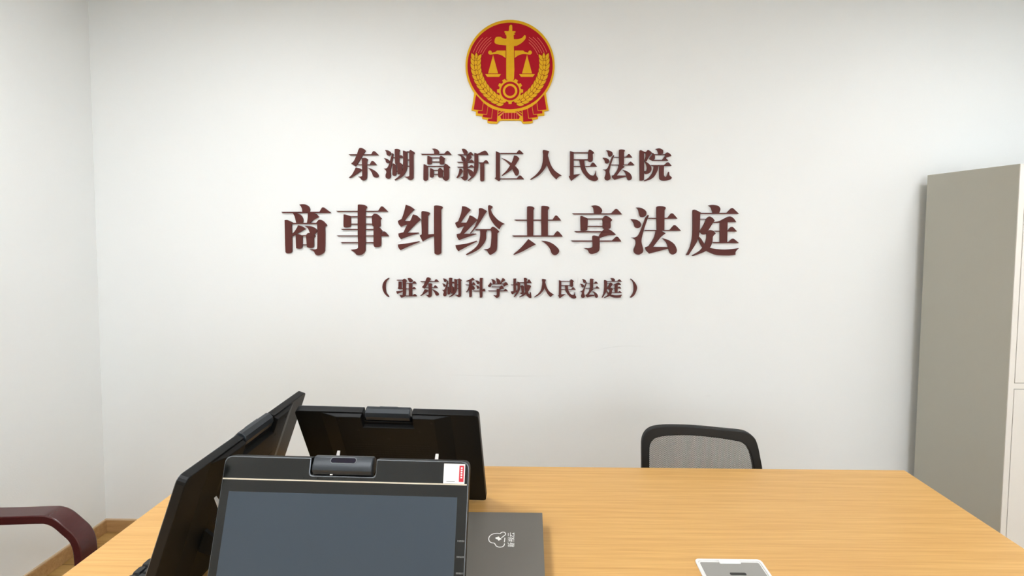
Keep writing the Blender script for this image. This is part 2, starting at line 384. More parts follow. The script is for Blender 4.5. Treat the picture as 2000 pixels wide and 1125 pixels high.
GL['fa'] = ('R2d', [[(188,168,1),(260,172),(330,205),(358,250),(345,300),(300,325),(255,315),(235,260),(222,205)],
  [(102,355,1),(190,365),(250,400),(270,450),(250,490),(205,503),(165,480),(150,425)],
  [(385,288,1),(395,300,1),(330,480),(285,640),(275,730),(302,850),(290,905),(225,937),(165,915),(148,860),(180,760),(170,690),(105,656,1),(180,653),(230,610),(280,500),(340,340)],
  Hs(370,862,343,15,700,768,262), Hs(315,920,540,17,740,812,455),
  [(522,165),(560,146),(640,152),(672,172),(652,215,1),(648,550,1),(525,545,1)],
  [(510,535,1),(600,545,1),(670,588,1),(590,650),(465,808,1),(700,812,1),(705,840,1),(400,918,1),(348,865),(338,815,1),(390,800,1),(470,680),(502,590)],
  [(612,665,1),(720,700),(810,765),(850,850),(840,905),(785,935),(740,910),(712,830),(680,740)]])
GL['yuan'] = ('R1c', [[(1342,124),(1370,117),(1432,148,1),(1418,170,1),(1418,615),(1390,630),(1345,630,1)],
  bar(1415,1465,156,18), [(1448,158,1),(1480,112),(1530,135),(1552,165,1),(1500,230),(1462,302,1),(1425,302,1),(1450,215)],
  [(1428,298,1),(1500,345),(1540,400),(1540,460),(1500,508),(1440,517),(1420,470,1),(1455,468),(1468,430),(1460,370)],
  [(1610,94,1),(1680,84),(1738,115),(1740,175,1),(1660,188,1),(1655,150),(1635,112)],
  [(1558,158,1),(1582,172),(1602,210),(1598,265),(1560,285),(1512,265),(1525,230),(1552,195)],
  bar(1590,1795,190,12), [(1768,190,1),(1805,152),(1855,175),(1883,213,1),(1800,235,1),(1785,262,1),(1745,285,1),(1735,262,1),(1782,205,1)],
  Hs(1535,1828,287,16,1720,1765,246), Hs(1530,1885,375,15,1760,1815,320),
  [(1585,380,1),(1660,380,1),(1650,450),(1600,550),(1530,610),(1430,640,1),(1418,628,1),(1500,580),(1560,500),(1582,430)],
  [(1680,380,1),(1757,380,1),(1755,530),(1775,567),(1808,555),(1830,480,1),(1845,488,1),(1850,540),(1890,580),(1860,615),(1780,632),(1710,625),(1680,590)]])
GL['shang'] = ('R2a', [[(372,120,1),(450,115),(520,150),(543,200),(530,245,1),(420,245,1),(415,190),(398,150)],
  Hs(75,882,248,20,700,752,165), [(262,256,1),(330,260),(400,300),(432,365),(425,415,1),(320,415,1),(305,350),(290,300)],
  [(510,256,1),(600,257),(650,280),(684,325,1),(600,370),(545,418,1),(495,418,1),(508,340)],
  [(132,372,1),(170,370),(262,412,1),(245,440,1),(250,880),(220,912),(170,915),(143,890)],
  bar(245,675,427,20),
  [(648,415,1),(695,366),(760,390),(820,455,1),(788,482,1),(785,870),(750,920),(680,950),(632,930),(605,880),(538,848,1),(625,850),(662,830),(662,430)],
  [(350,458,1),(410,473),(472,515,1),(380,570),(245,645,1),(238,612,1),(290,560),(330,500)],
  [(455,466,1),(550,472),(620,500),(657,545),(620,600),(560,600),(535,560),(510,505)],
  [(310,605,1),(350,602),(422,627,1),(415,820),(380,840),(318,832,1)], bar(410,500,627,17), bar(410,500,776,14),
  [(480,622,1),(510,585),(590,588),(630,635,1),(605,660,1),(605,805),(560,830),(495,815,1)]])
GL['shi'] = ('R2a', [[(1322,130),(1345,119),(1430,128),(1470,160),(1448,195,1),(1448,850),(1430,900),(1380,940),(1310,940),(1275,905),(1208,855,1),(1290,845),(1328,820),(1322,600)],
  Hs(972,1812,229,17,1655,1708,150), [(1092,280,1),(1115,282),(1207,310,1),(1207,465),(1180,490),(1110,492),(1092,470)],
  bar(1200,1575,318,16), bar(1200,1575,438,16),
  [(1550,312,1),(1590,270),(1650,285),(1710,348,1),(1690,365,1),(1690,470),(1650,492),(1600,490),(1562,460)],
  [(1045,517,1),(1600,517,1),(1600,533,1),(1075,533,1)], [(1042,732,1),(1600,732,1),(1600,748,1),(1075,748,1)],
  [(1580,488,1),(1660,485),(1724,550,1),(1702,585,1),(1700,785),(1660,812),(1600,810),(1583,785)],
  Hs(978,1828,629,14,1690,1742,556)])
GL['jiu'] = ('R2b', [[(230,123,1),(300,148),(372,198,1),(300,270),(205,387,1),(160,360,1),(200,250)],
  [(100,385,1),(160,355,1),(205,385,1),(330,385,1),(300,430),(230,450),(150,480,1),(115,440)],
  [(345,280,1),(410,300),(474,362,1),(370,460),(258,577,1),(188,577,1),(250,450),(310,370)],
  [(108,590,1),(190,570,1),(258,578,1),(430,575,1),(442,588,1),(300,627),(150,682,1),(115,640)],
  [(98,770,1),(260,750),(445,715,1),(455,728,1),(300,790),(140,863,1),(108,820)],
  [(485,240),(510,225),(590,240),(622,262),(590,310,1),(588,605,1),(698,598,1),(698,632,1),(600,667),(505,720,1),(455,625,1),(488,605,1)],
  [(690,148),(725,133),(800,143),(830,165),(805,205,1),(805,900),(770,935),(720,932),(695,905)]])
GL['fen'] = ('R2b', [[(1145,148,1),(1210,155),(1290,205,1),(1220,280),(1125,412,1),(1080,395,1),(1130,260)],
  [(1033,415,1),(1085,390,1),(1125,412,1),(1250,412,1),(1230,442),(1160,475),(1075,502,1),(1045,455)],
  [(1270,294,1),(1330,318),(1394,368,1),(1290,480),(1175,597,1),(1112,597,1),(1180,470),(1240,370)],
  [(1058,600,1),(1130,585,1),(1175,595,1),(1370,592,1),(1380,602,1),(1240,647),(1095,700,1),(1065,650)],
  [(1038,780,1),(1220,755),(1380,708,1),(1390,720,1),(1240,797),(1085,880,1),(1050,830)],
  [(1420,186),(1475,182),(1548,225,1),(1500,300),(1400,460),(1285,592,1),(1275,585,1),(1350,480),(1400,350),(1420,250)],
  [(1568,142),(1592,130),(1640,155),(1612,200,1),(1640,270),(1730,370),(1840,435,1),(1795,455),(1755,522,1),(1680,460),(1600,340),(1572,220)],
  bar(1365,1640,529,20),
  [(1440,530,1),(1558,532,1),(1538,580),(1530,700),(1450,820),(1350,890),(1220,945,1),(1206,932,1),(1330,850),(1410,760),(1438,640)],
  [(1598,533,1),(1640,480),(1700,508),(1752,560,1),(1722,590,1),(1718,800),(1700,880),(1610,940),(1575,910),(1550,870),(1496,848,1),(1560,842),(1605,810),(1620,700),(1622,560)]])
GL['gong'] = ('R2c', [[(330,162),(355,148),(420,154),(450,178),(435,210,1),(430,630,1),(330,630,1)],
  [(563,154),(585,140),(660,148),(694,170),(670,210,1),(668,630,1),(560,630,1)],
  Hs(123,885,373,17,745,798,297), Hs(83,912,633,22,760,820,553),
  [(350,680,1),(472,768,1),(370,820),(240,890),(112,940,1),(103,932,1),(220,830),(300,740)],
  [(560,710,1),(660,720),(760,765),(840,840),(852,885),(825,927),(775,945),(730,915),(700,840),(640,765)]])
GL['xiang'] = ('R2c', [[(1367,142,1),(1440,132),(1510,155),(1552,215),(1530,270,1),(1420,270,1),(1415,210),(1400,165)],
  Hs(1063,1875,272,20,1700,1775,190), [(1198,315),(1222,305),(1318,346,1),(1310,530),(1270,550),(1203,547,1)],
  bar(1305,1570,354,18), bar(1305,1570,476,18),
  [(1558,348,1),(1600,303),(1660,320),(1718,370,1),(1690,402,1),(1688,500),(1640,522),(1590,520),(1562,500)],
  [(1098,553,1),(1610,553,1),(1590,573,1),(1130,573,1)], [(1535,572,1),(1600,515),(1680,530),(1777,605,1),(1750,618),(1640,624),(1510,667,1),(1495,640,1)],
  [(1392,637),(1430,622),(1512,645,1),(1510,850),(1480,895),(1400,924),(1350,915),(1320,862),(1256,830,1),(1340,830),(1395,805)],
  Hs(1042,1865,714,18,1715,1787,642)])
GL['ting'] = ('R2d', [[(1362,136,1),(1430,125),(1520,140),(1560,190),(1540,257,1),(1435,257,1),(1420,200),(1400,160)],
  Hs(1215,1860,264,20,1665,1747,178),
  [(1113,214),(1150,205),(1242,250,1),(1232,272,1),(1225,500),(1210,640),(1160,760),(1042,942,1),(1003,944,1),(1060,830),(1100,680),(1110,480)],
  bar(1228,1345,357,12), [(1335,348,1),(1380,313),(1430,335),(1467,378,1),(1400,480),(1325,602,1),(1270,606),(1222,555,1),(1280,470)],
  [(1340,565,1),(1390,535),(1450,550),(1484,592,1),(1440,640),(1430,730),(1390,820),(1300,890),(1112,960,1),(1098,950,1),(1230,870),(1300,780),(1332,680)],
  [(1212,640,1),(1250,680),(1310,770),(1400,825),(1560,850),(1700,850),(1862,830,1),(1812,885),(1807,938,1),(1700,950),(1500,942),(1370,892),(1280,830),(1225,740),(1205,670)],
  [(1447,407,1),(1540,390),(1620,350),(1710,312),(1770,340),(1818,405,1),(1640,408,1),(1460,420,1)],
  [(1555,395,1),(1677,395,1),(1672,738,1),(1555,738,1)], Hs(1460,1830,553,14,1680,1744,483), Hs(1425,1862,739,19,1695,1762,674)])
GL['zhu'] = ('R3a', [bar(615,800,188,20), [(785,182,1),(825,148),(880,170),(914,225,1),(885,250,1),(880,420,1),(906,450,1),(886,480,1),(880,620),(850,680),(760,712),(728,690),(700,640,1),(788,640,1),(795,500)],
  [(668,235,1),(755,235,1),(755,425,1),(800,432,1),(800,455,1),(700,465),(638,430,1),(664,400,1)],
  [(598,525,1),(790,505,1),(800,530,1),(630,602,1),(608,560)],
  [(938,130,1),(1010,130),(1070,170),(1087,215),(1060,250),(1000,245),(970,200)],
  Hs(895,1203,285,20,1080,1130,222), Hs(885,1188,448,20,1075,1120,395), Hs(860,1218,664,20,1085,1140,606), bar(975,1075,475,380)])
GL['ke'] = ('R3b', [[(768,215,1),(860,180),(975,118,1),(1036,185,1),(940,207),(790,230,1)], Hs(755,1060,328,18,945,990,255),
  [(865,190,1),(945,185,1),(942,670),(915,695),(870,690)], [(865,325,1),(905,400),(862,470),(797,554,1),(773,545,1),(830,450)],
  [(930,335,1),(1000,375),(1037,435),(1005,480),(950,472),(935,420)], [(1052,198,1),(1130,210),(1172,260),(1150,305),(1110,300),(1085,250)],
  [(1067,345,1),(1140,368),(1172,410),(1130,452),(1100,430),(1090,385)], Hs(978,1352,515,20,1255,1305,445),
  [(1185,132),(1220,122),(1282,132,1),(1264,170,1),(1262,685),(1220,717),(1186,692)]])
GL['xue'] = ('R3b', [[(1528,155,1),(1610,180),(1662,240),(1640,290),(1580,287),(1560,220)], [(1673,128,1),(1750,155),(1800,220),(1780,287),(1710,287),(1690,200)],
  [(1865,128,1),(1910,143),(1952,190,1),(1880,240),(1815,302,1),(1788,302,1),(1830,220)],
  [(1498,253,1),(1532,290),(1532,350),(1500,392),(1450,387),(1433,350),(1470,310)], bar(1520,1935,305,17),
  [(1890,302,1),(1950,253),(2000,268),(2037,325,1),(1960,357),(1900,387,1)], bar(1548,1810,390,20),
  [(1785,390,1),(1830,353),(1870,370),(1914,440,1),(1850,457),(1790,482,1),(1770,442,1)],
  [(1690,452,1),(1787,452,1),(1777,650),(1750,700),(1700,720),(1660,700),(1598,640,1),(1670,652),(1695,630)], Hs(1433,2033,512,22,1905,1950,455)])
GL['cheng'] = ('R3c', [[(272,140,1),(360,140,1),(352,180,1),(352,545,1),(275,560,1)], Hs(192,410,330,20,325,365,280),
  [(193,532,1),(290,520),(405,488,1),(405,520,1),(235,617,1),(210,580)], Hs(430,820,265,22,690,735,168),
  [(392,232,1),(475,265,1),(470,450),(400,600),(300,702,1),(283,690,1),(365,560),(398,420)], bar(460,540,372,18),
  [(500,378,1),(530,342),(590,372,1),(588,560),(560,612),(500,602),(468,570,1),(515,558)],
  [(586,128,1),(640,122),(697,155,1),(672,200,1),(682,350),(702,500),(748,620),(786,548,1),(800,558,1),(814,700),(780,724),(700,680),(630,550),(600,350)],
  [(690,322,1),(760,340),(808,365,1),(730,520),(620,630),(472,702,1),(448,692,1),(600,580),(680,430)]])
GL['lb'] = ('R3a', [[(362,120,1),(382,132,1),(300,240),(275,380),(300,560),(382,680,1),(362,697,1),(270,620),(200,500),(180,380),(210,260),(280,170)]])
GL['rb'] = ('R3d', [[(1632,152,1),(1660,145,1),(1760,240),(1832,370),(1830,470),(1760,630),(1655,717,1),(1628,705,1),(1712,580),(1738,420),(1712,260)]])

def character(key, label, group, dest=None, name='sign_character', cat='character'):
    """dest = (frame, x0, x1, y0, y1): fit the glyph into that box of another line"""
    fr, strokes = GL[key]
    allp = [p for s in strokes for p in smooth_path(s)]
    sx0, sx1 = min(p[0] for p in allp), max(p[0] for p in allp)
    sy0, sy1 = min(p[1] for p in allp), max(p[1] for p in allp)
    W = []
    for s in strokes:
        q = []
        for u, v in smooth_path(s):
            if dest:
                f2, a, b_, c, d = dest
                u, v = a+(u-sx0)/(sx1-sx0)*(b_-a), c+(v-sy0)/(sy1-sy0)*(d-c); q.append(to_wall(f2, u, v))
            else: q.append(to_wall(fr, u, v))
        W.append(q)
    xs = [p[0] for q in W for p in q]; zs = [p[1] for q in W for p in q]
    ox, oz = (min(xs)+max(xs))/2, (min(zs)+max(zs))/2
    bm = bmesh.new()
    for i, q in enumerate(W):
        prism(bm, [(p[0]-ox, p[1]-oz) for p in q], 0, -(.0088+.00006*i))
    o = obj(name, bm, M_mar); o.location = (ox, -.0002, oz)
    return tag(o, label, cat, group)

g1, g2, g3 = 'maroon characters of the top text line', 'large maroon characters of the middle text line', 'small maroon characters of the bottom text line'
top = [('dong','东','first character from the left'),('hu','湖','second from the left'),('gao','高','third from the left'),('xin','新','fourth from the left'),('qu','区','fifth, at the middle'),
       ('ren','人','sixth from the left'),('min','民','third from the right'),('fa','法','second from the right'),('yuan','院','last on the right')]
for k, ch, pos in top:
    character(k, 'maroon raised character %s in the top text line, %s' % (ch, pos), g1, dest=('R1c', 718, 1257, 102, 628) if k == 'fa' else None)
for k, ch, pos in [('shang','商','first on the left'),('shi','事','second from the left'),('jiu','纠','third from the left'),('fen','纷','fourth from the left'),('gong','共','fourth from the right'),
                   ('xiang','享','third from the right'),('fa','法','second from the right'),('ting','庭','last on the right')]:
    character(k, 'large maroon raised character %s in the middle text line, %s' % (ch, pos), g2)
bot = [('zhu','驻','right after the opening bracket',None),('dong','东','second from the left',('R3a',1315,1880,105,706)),('hu','湖','third from the left',('R3b',50,645,118,705)),
       ('ke','科','fourth from the left',None),('xue','学','fifth from the left',None),('cheng','城','sixth from the left',None),('ren','人','fifth from the right',('R3c',897,1492,152,706)),
       ('min','民','fourth from the right',('R3c',1618,2165,165,738)),('fa','法','third from the right',('R3d',122,712,145,722)),('ting','庭','just before the closing bracket',('R3d',775,1388,128,722))]
for k, ch, pos, d in bot:
    character(k, 'small maroon raised character %s in the bottom text line, %s' % (ch, pos), g3, dest=d)
character('lb', 'maroon raised opening bracket at the left end of the bottom text line', g3, name='sign_bracket', cat='bracket')
character('rb', 'maroon raised closing bracket at the right end of the bottom text line', g3, name='sign_bracket', cat='bracket')

# ------------------------------------------------------------------ the round emblem
EX, EZ = to_wall('EM', 498, 560)
em = thing('court_emblem', 'round red and gold court emblem with scales, above the text', 'emblem', (EX, -.0002, EZ))
def E(p): a = to_wall('EM', p[0], p[1]); return (a[0]-EX, a[1]-EZ)
def mir(pts): return [(996-p[0],)+tuple(p[1:]) for p in pts][::-1]
def plate(name, polys, mt, y0, y1, parent=em, label=None):
    bm = bmesh.new()
    for i, q in enumerate(polys): prism(bm, [E(p) for p in q], y0, y1-.00002*i)
    return obj(name, bm, mt, parent, label=label)
def ell(cx, cy, rx, ry, n=72): return [(cx+rx*math.cos(2*PI*k/n), cy+ry*math.sin(2*PI*k/n)) for k in range(n)]
ribL = [(172,735),(158,830),(143,915),(183,924),(183,962),(237,968),(243,993),(288,1002),(290,1030),(320,1037),(378,1038),(398,1010),(420,1008),(498,1008),(498,700)]
plate('back_plate', [ell(498,507,408,420,96), ribL, mir(ribL)], M_gold, 0, -.008, label='gold back plate')
plate('red_field', [ell(498,509,390,396,96)], M_red, -.008, -.0088, label='red round field')
rb = [[(186,770),(251,842),(239,917),(163,907)], [(254.5,846),(294,876),(282,951),(201,943),(203,919),(242.5,920)],
      [(297.5,878),(336,900),(326,987),(246,977),(248,954),(285.5,954)], [(339.5,902),(384,915),(377,1021),(294,1013),(296,991),(329.5,990)]]
fan = [[(392,918),(420,922),(388,945)], [(428,924),(452,926),(386,972),(388,952)]]
pan = [[(408,972),(440,938),(498,938),(498,994),(415,994)]]
allr = rb+fan+pan
bm = bmesh.new()
for q in allr+[mir(x) for x in allr]: prism(bm, [E(p) for p in q], -.008, -.0086)
obj('red_ribbon', bm, M_red, em, label='red folded ribbon')
lines = []
for x in (436, 459, 482): lines += [[(x-2,936),(x+2,936),(x+2,996),(x-2,996)]]
lines += [[(386,970),(440,926),(443,929),(389,973)]]
plate('ribbon_line', lines+[mir(x) for x in lines], M_pink, -.0086, -.0089)
colm = [(485,190),(490,150),(500,133),(517,138),(518,190),(548,192),(545,205),(530,207),(545,218),(530,228),(533,265),(570,265),(610,250),(628,228),(641,235),(637,262),(600,300),(555,325),(533,330),(533,632),(463,632),(463,320),(400,315),(360,300),(358,270),(372,245),(410,243),(432,256),(463,260),(463,228),(450,215),(465,207),(448,203),(450,190)]
plate('column', [smooth_path([p+(1,) if i in (2,4,5,8,9,10,20,21,22,26,27,30,31) else p for i, p in enumerate(colm)], 3)], M_gold, -.0088, -.0100, label='gold ornamental column')
bmL = smooth_path([(457,368,1),(378,368,1),(362,380),(334,387),(329,374),(314,367),(300,377),(300,393),(315,404),(375,399),(420,410),(457,435,1)], 4)
tri = [(343,407),(297,576),(388,576)]; pl = [(270,582),(415,582),(398,608),(290,608)]
for fn in (lambda q: q, mir):
    plate('balance_beam', [fn(bmL)], M_gold, -.0088, -.0098, label='gold balance beam')
    plate('scale_cord', [fn(tri)], M_gold, -.0088, -.0098, label='gold triangle of the scale')
    plate('scale_pan', [fn(pl)], M_gold, -.0088, -.0098, label='gold scale pan')
# cog wheel
g = []
for k in range(12):
    for da, r_ in ((-9.5, 101), (-6.5, 120), (6.5, 120), (9.5, 101)):
        a = math.radians(k*30+90+da); g.append((498+r_*math.cos(a), 737+r_*math.sin(a)))
plate('cog_wheel', [g], M_gold, -.0088, -.0104, label='gold cog wheel')
plate('cog_ring', [ell(498,738,86,86,48)], M_red, -.0104, -.0107)
plate('cog_hub', [ell(498,738,66,66,40)], M_gold, -.0107, -.0110)
plate('cog_centre', [ell(498,738,46,46,36)], M_red, -.0110, -.0113)
# wheat ears
sp0 = [(192,392),(186,440),(182,500),(190,560),(208,620),(238,680),(280,738),(330,788),(384,822),(462,850)]
# even steps along the stem, from the tip down
fine = []
for i in range(len(sp0)-1):
    for k in range(12): fine.append((sp0[i][0]+(sp0[i+1][0]-sp0[i][0])*k/12, sp0[i][1]+(sp0[i+1][1]-sp0[i][1])*k/12))
fine.append(sp0[-1]); sp = [fine[0]]; acc = 0
for a, b_ in zip(fine, fine[1:]):
    acc += math.dist(a, b_)
    if acc >= 42: sp.append(b_); acc = 0
def grain(cx, cy, ang, L, W_):
    q = []
    for (a, b_) in ((-.5,.1),(-.3,.42),(-.05,.5),(.22,.36),(.5,0),(.22,-.36),(-.05,-.5),(-.3,-.42),(-.5,-.1)):
        x, y = a*L, b_*W_; q.append((cx+x*math.cos(ang)-y*math.sin(ang), cy+x*math.sin(ang)+y*math.cos(ang)))
    return q
grains = []
for i in range(len(sp)-1, 0, -1):
    (x0, y0), (x1, y1) = sp[i-1], sp[i]; a = math.atan2(y0-y1, x0-x1); nx, ny = -math.sin(a), math.cos(a)
    for sgn in (-1, 1): grains.append((x1+sgn*nx*29+math.cos(a)*10, y1+sgn*ny*29+math.sin(a)*10, a+sgn*.5, 72, 34))
    grains.append((x1+math.cos(a)*8, y1+math.sin(a)*8, a, 56, 27))
grains.append((sp[0][0]-2, sp[0][1]+22, -PI/2, 56, 26))
M_dkred = mat('emblem_outline', srgb(128, 44, 22), .6, spec=.1)
for side in (0, 1):
    bm = bmesh.new()
    for i, (gx, gy, ga, gl, gw) in enumerate(grains):
        for mi, (L_, W_) in enumerate(((gl+6, gw+6), (gl-1, gw-1))):
            q = grain(gx, gy, ga, L_, W_)
            if side: q = mir(q)
            n0 = len(bm.faces); prism(bm, [E(p) for p in q], -.0088, -.0090-.00004*i-.00002*mi)
            bm.faces.ensure_lookup_table()
            for f in bm.faces[n0:]: f.material_index = 1-mi
    obj('wheat_ear', bm, [M_gold, M_dkred], em, label='gold wheat ear')
arcs = []
for r_, a0, a1 in ((358,160,134),(334,160,128.5),(313,158,123.5),(293,156,125.5),(273,158,129)):
    for k in range(10):
        t0 = math.radians(a0+(a1-a0)*k/10); t1 = math.radians(a0+(a1-a0)*(k+1)/10)
        P = lambda r, t: (498+r*math.cos(t), 507-r*math.sin(t))
        arcs.append([P(r_-2, t0), P(r_+2, t0), P(r_+2, t1), P(r_-2, t1)])
plate('ray_line', arcs, M_pink, -.0088, -.0091); plate('ray_line', [mir(x) for x in arcs], M_pink, -.0088, -.0091)

# ------------------------------------------------------------------ touch terminals
PW, PH, PT = .483, .347, .018
def rot(o, tau): o.rotation_euler = (-tau, 0, 0); o.location = (0, 0, max(.007, PT*math.sin(tau)+.001)); return o
def terminal(loc, yaw, tilt, label, sticker=False):
    t = thing('touch_terminal', label, 'monitor', (loc[0], loc[1], .75), yaw, 'black touch terminals on the table')
    h = PW/2
    def outline(i):
        pts = [(-h+i, i), (h-i, i), (h-i, PH-i), (.0595+i, PH-i), (.0595+i, PH-.032-i), (-.0690-i, PH-.032-i), (-.0690-i, PH-i), (-h+i, PH-i)]
        return round_poly(pts, [.010, .010, .014, .002, .008, .008, .002, .014])
    def part(name, bm, mt, **k):
        o = obj(name, bm, mt, t, **k); return rot(o, tilt)
    bm = bmesh.new(); prism(bm, outline(.0), .0, PT); part('housing', bm, M_hous, bevel=.0022, seg=3)
    bm = bmesh.new(); A = outline(.0004); B = outline(.0020)
    va = [bm.verts.new((p[0], -.0004, p[1])) for p in A]; vb = [bm.verts.new((p[0], -.0012, p[1])) for p in B]
    vc = [bm.verts.new((p[0], .0035, p[1])) for p in A]; vd = [bm.verts.new((p[0], .0005, p[1])) for p in B]
    n = len(A)
    for i in range(n):
        j = (i+1) % n; bm.faces.new((va[i], va[j], vb[j], vb[i])); bm.faces.new((vc[i], vc[j], va[j], va[i])); bm.faces.new((vb[i], vb[j], vd[j], vd[i])); bm.faces.new((vd[i], vd[j], vc[j], vc[i]))
    part('rim', bm, M_rim, label='thin grey metal rim')
    bm = bmesh.new(); prism(bm, outline(.0020), -.0010, .002); part('front_glass', bm, M_glass)
    part('screen', bx(-h+.0175, h-.0205, -.0013, -.0009, .033, .283), M_screen, label='switched-off screen, reflection coloured in as blue grey')
    part('trim_strip', bx(-h+.002, h-.0035, -.0022, -.0010, PH-.0425, PH-.0402), M_champ, label='pale metallic strip')
    for k in range(6):
        bm = bmesh.new(); cyl(bm, (-.0800+.0277*k, -.0014, PH-.0365), .0009, .0008, 10, 'y'); part('microphone_hole', bm, M_blk)
    # camera bar in the notch
    prof = [(.000,.3165),(-.0085,.325),(-.0078,.3365),(-.0010,.3500),(.008,.3510),(.018,.3460),(.023,.336),(.021,.324),(.012,.3155)]
    bm = bmesh.new(); prism(bm, [(a, b_) for a, b_ in prof], -.0635, .0535, 'yz'); part('camera_bar', bm, M_cam, bevel=.0022, seg=3, smooth=30)
    # lens window lies on the sloping front face of the bar
    a0, b0 = Vector((-.0078, .3365)), Vector((-.0010, .3500)); dv = (b0-a0).normalized(); nv = Vector((-dv.y, dv.x)); c0 = (a0+b0)/2+dv*.0005
    def slope(pts, d0, d1):
        bm = bmesh.new(); R = []
        for d in (d0, d1): R.append([bm.verts.new((p[0], (c0+dv*p[1]+nv*d).x, (c0+dv*p[1]+nv*d).y)) for p in pts])
        bm.faces.new(R[0]); bm.faces.new(R[1][::-1]); n = len(pts)
        for i in range(n): bm.faces.new((R[0][i], R[1][i], R[1][(i+1) % n], R[0][(i+1) % n]))
        return bm
    part('lens_surround', slope(rounded(-.030, .022, -.0062, .0062, .0060), -.0005, .0008), M_rim, label='grey ring round the lens window')
    part('lens_window', slope(rounded(-.0284, .0204, -.0047, .0047, .0045), .0007, .0011), M_lens, label='dark oval lens window')
    part('status_label', bx(-.029, -.024, -.0020, -.0008, PH-.0305, PH-.0275), M_white, label='tiny white mark')
    # back cover with its raised middle
    oo = [(-.175,.02),(-.175,.343),(-.0705,.343),(-.0705,.306),(.061,.306),(.061,.343),(.175,.343),(.175,.02)]
    ii = [(-.128,.03),(-.128,.339),(-.0725,.339),(-.0725,.303),(.063,.303),(.063,.339),(.128,.339),(.128,.03)]
    bm = bmesh.new(); va = [bm.verts.new((p[0], PT-.001, p[1])) for p in oo]; vb = [bm.verts.new((p[0], PT+.010, p[1])) for p in ii]
    for i in range(8): j = (i+1) % 8; bm.faces.new((va[i], va[j], vb[j], vb[i]))
    bm.faces.new(vb); bm.faces.new(va[::-1]); part('back_cover', bm, M_hous, bevel=.0015)
    bm = bmesh.new()
    for r_ in range(9):
        for k in range(26): box(bm, -.104+k*.008, -.099+k*.008, PT+.0095, PT+.0104, .165+r_*.009, .1675+r_*.009)
    part('vent_grille', bm, M_blk)
    for (sx, sz) in ((-.120, .325), (.120, .325), (-.086, .292), (.076, .292), (0, .262)):
        bm = bmesh.new(); cyl(bm, (sx, PT+.0092, sz), .0032, .0012, 14, 'y'); part('screw', bm, M_blk)
    # two silver legs behind the panel, each held by a dark bracket
    for sd in (-1, 1):
        x0 = sd*.131; yt = math.tan(tilt)*.21+(.050 if tilt > .4 else .039); ht = .200 if tilt > .4 else (.236 if sd > 0 else .15)
        bm = bmesh.new(); prism(bm, [(yt-.002, ht), (yt+.012, ht-.022), (yt+.102, 0), (yt+.080, 0)], x0-.0045, x0+.0045, 'yz')
        obj('leg', bm, M_leg, t, bevel=.0008, label='silver leg')
        bm = bmesh.new(); prism(bm, [(PT+.004, .125), (PT+.004, .175), (PT+.030, .165), (PT+.044, .140), (PT+.036, .125)], x0-.004-.009*sd, x0+.004-.009*sd, 'yz')
        part('leg_bracket', bm, M_hous)
    if sticker:
        part('label_sticker', bx(.1925, .2335, -.0018, -.0010, PH-.0398, PH-.0045), M_white, label='white sticker with a red strip')
        # (the code on it is left out)
        stt = t.children[-1]
        def sub(name, a, mt): o = obj(name, bx(*a), mt, stt); return o
        sub('red_strip', (.2225, .2315, -.0021, -.0017, PH-.0365, PH-.0075), M_sticker_red)
        bm = bmesh.new()
        for k in range(5): box(bm, .2255, .2288, -.0023, -.0020, PH-.030+k*.0042, PH-.0272+k*.0042)
        obj('tiny_print', bm, M_white, stt)
        obj('small_print', bx(.1985, .2150, -.0020, -.0017, PH-.0365, PH-.0357), M_mark, stt)
    for v in (.2085, .182, .155):
        bm = bmesh.new()
        for k in range(5): box(bm, h-.0165+k*.0028, h-.0145+k*.0028, -.0014, -.0009, v-.0014, v+.0014)
        part('touch_mark', bm, M_mark, label='tiny grey printed mark')
    return t
terminal((-.3589, -1.5791), math.radians(-1.79), math.radians(17.05), 'black touch terminal nearest the camera, its grey screen facing the camera, white sticker', True)
terminal((-.3620, -.9939), math.radians(177.15), math.radians(26.82), 'black touch terminal behind the front one, turned away and showing its back')
terminal((-.7505, -1.3037), math.radians(-90.44), math.radians(18.95), 'black touch terminal at the left, seen from its edge and facing left')

# ------------------------------------------------------------------ keyboard before the left terminal
kb = thing('keyboard', 'black keyboard lying in front of the left terminal at the picture bottom', 'keyboard', (-.818, -1.315, .75))
bm = bmesh.new(); prism(bm, rounded(-.066, .064, -.215, .215, .008), .001, .012, 'xy'); obj('base', bm, M_kbd, kb, bevel=.002)
kbm = None
for r_ in range(6):
    for k in range(15):
        x, y = -.0555+r_*.0205, -.2+k*.0195+.011*(r_ % 2)+.4*0
        y = -.197+k*.0275+(.004 if r_ % 2 else 0)
        if kbm is None:
            bm = bmesh.new(); v0 = rounded(-.0088, .0088, -.0122, .0122, .003, 3); v1 = rounded(-.0072, .0072, -.0104, .0104, .003, 3)
            va = [bm.verts.new((p[0], p[1], 0)) for p in v0]; vb = [bm.verts.new((p[0], p[1], .0042)) for p in v1]
            for i in range(len(va)): j = (i+1) % len(va); bm.faces.new((va[i], va[j], vb[j], vb[i]))
            bm.faces.new(vb); bm.faces.new(va[::-1])
            o = kbm = obj('key', bm, M_key, kb)
        else:
            o = kbm.copy(); C.objects.link(o); o.parent = kb
        o.location = (x, y, .0122)

# ------------------------------------------------------------------ grey box with the white logo
gb = thing('flat_box', 'flat matte grey box with a white cloud logo, beside the front terminal', 'box', (0, 0, .75))
obj('lid', bx(-.205, .037, -1.475, -1.146, .006, .040), M_box, gb, bevel=.0012)
obj('bottom', bx(-.2035, .0355, -1.4735, -1.1475, 0, .0075), M_box, gb, bevel=.0008)
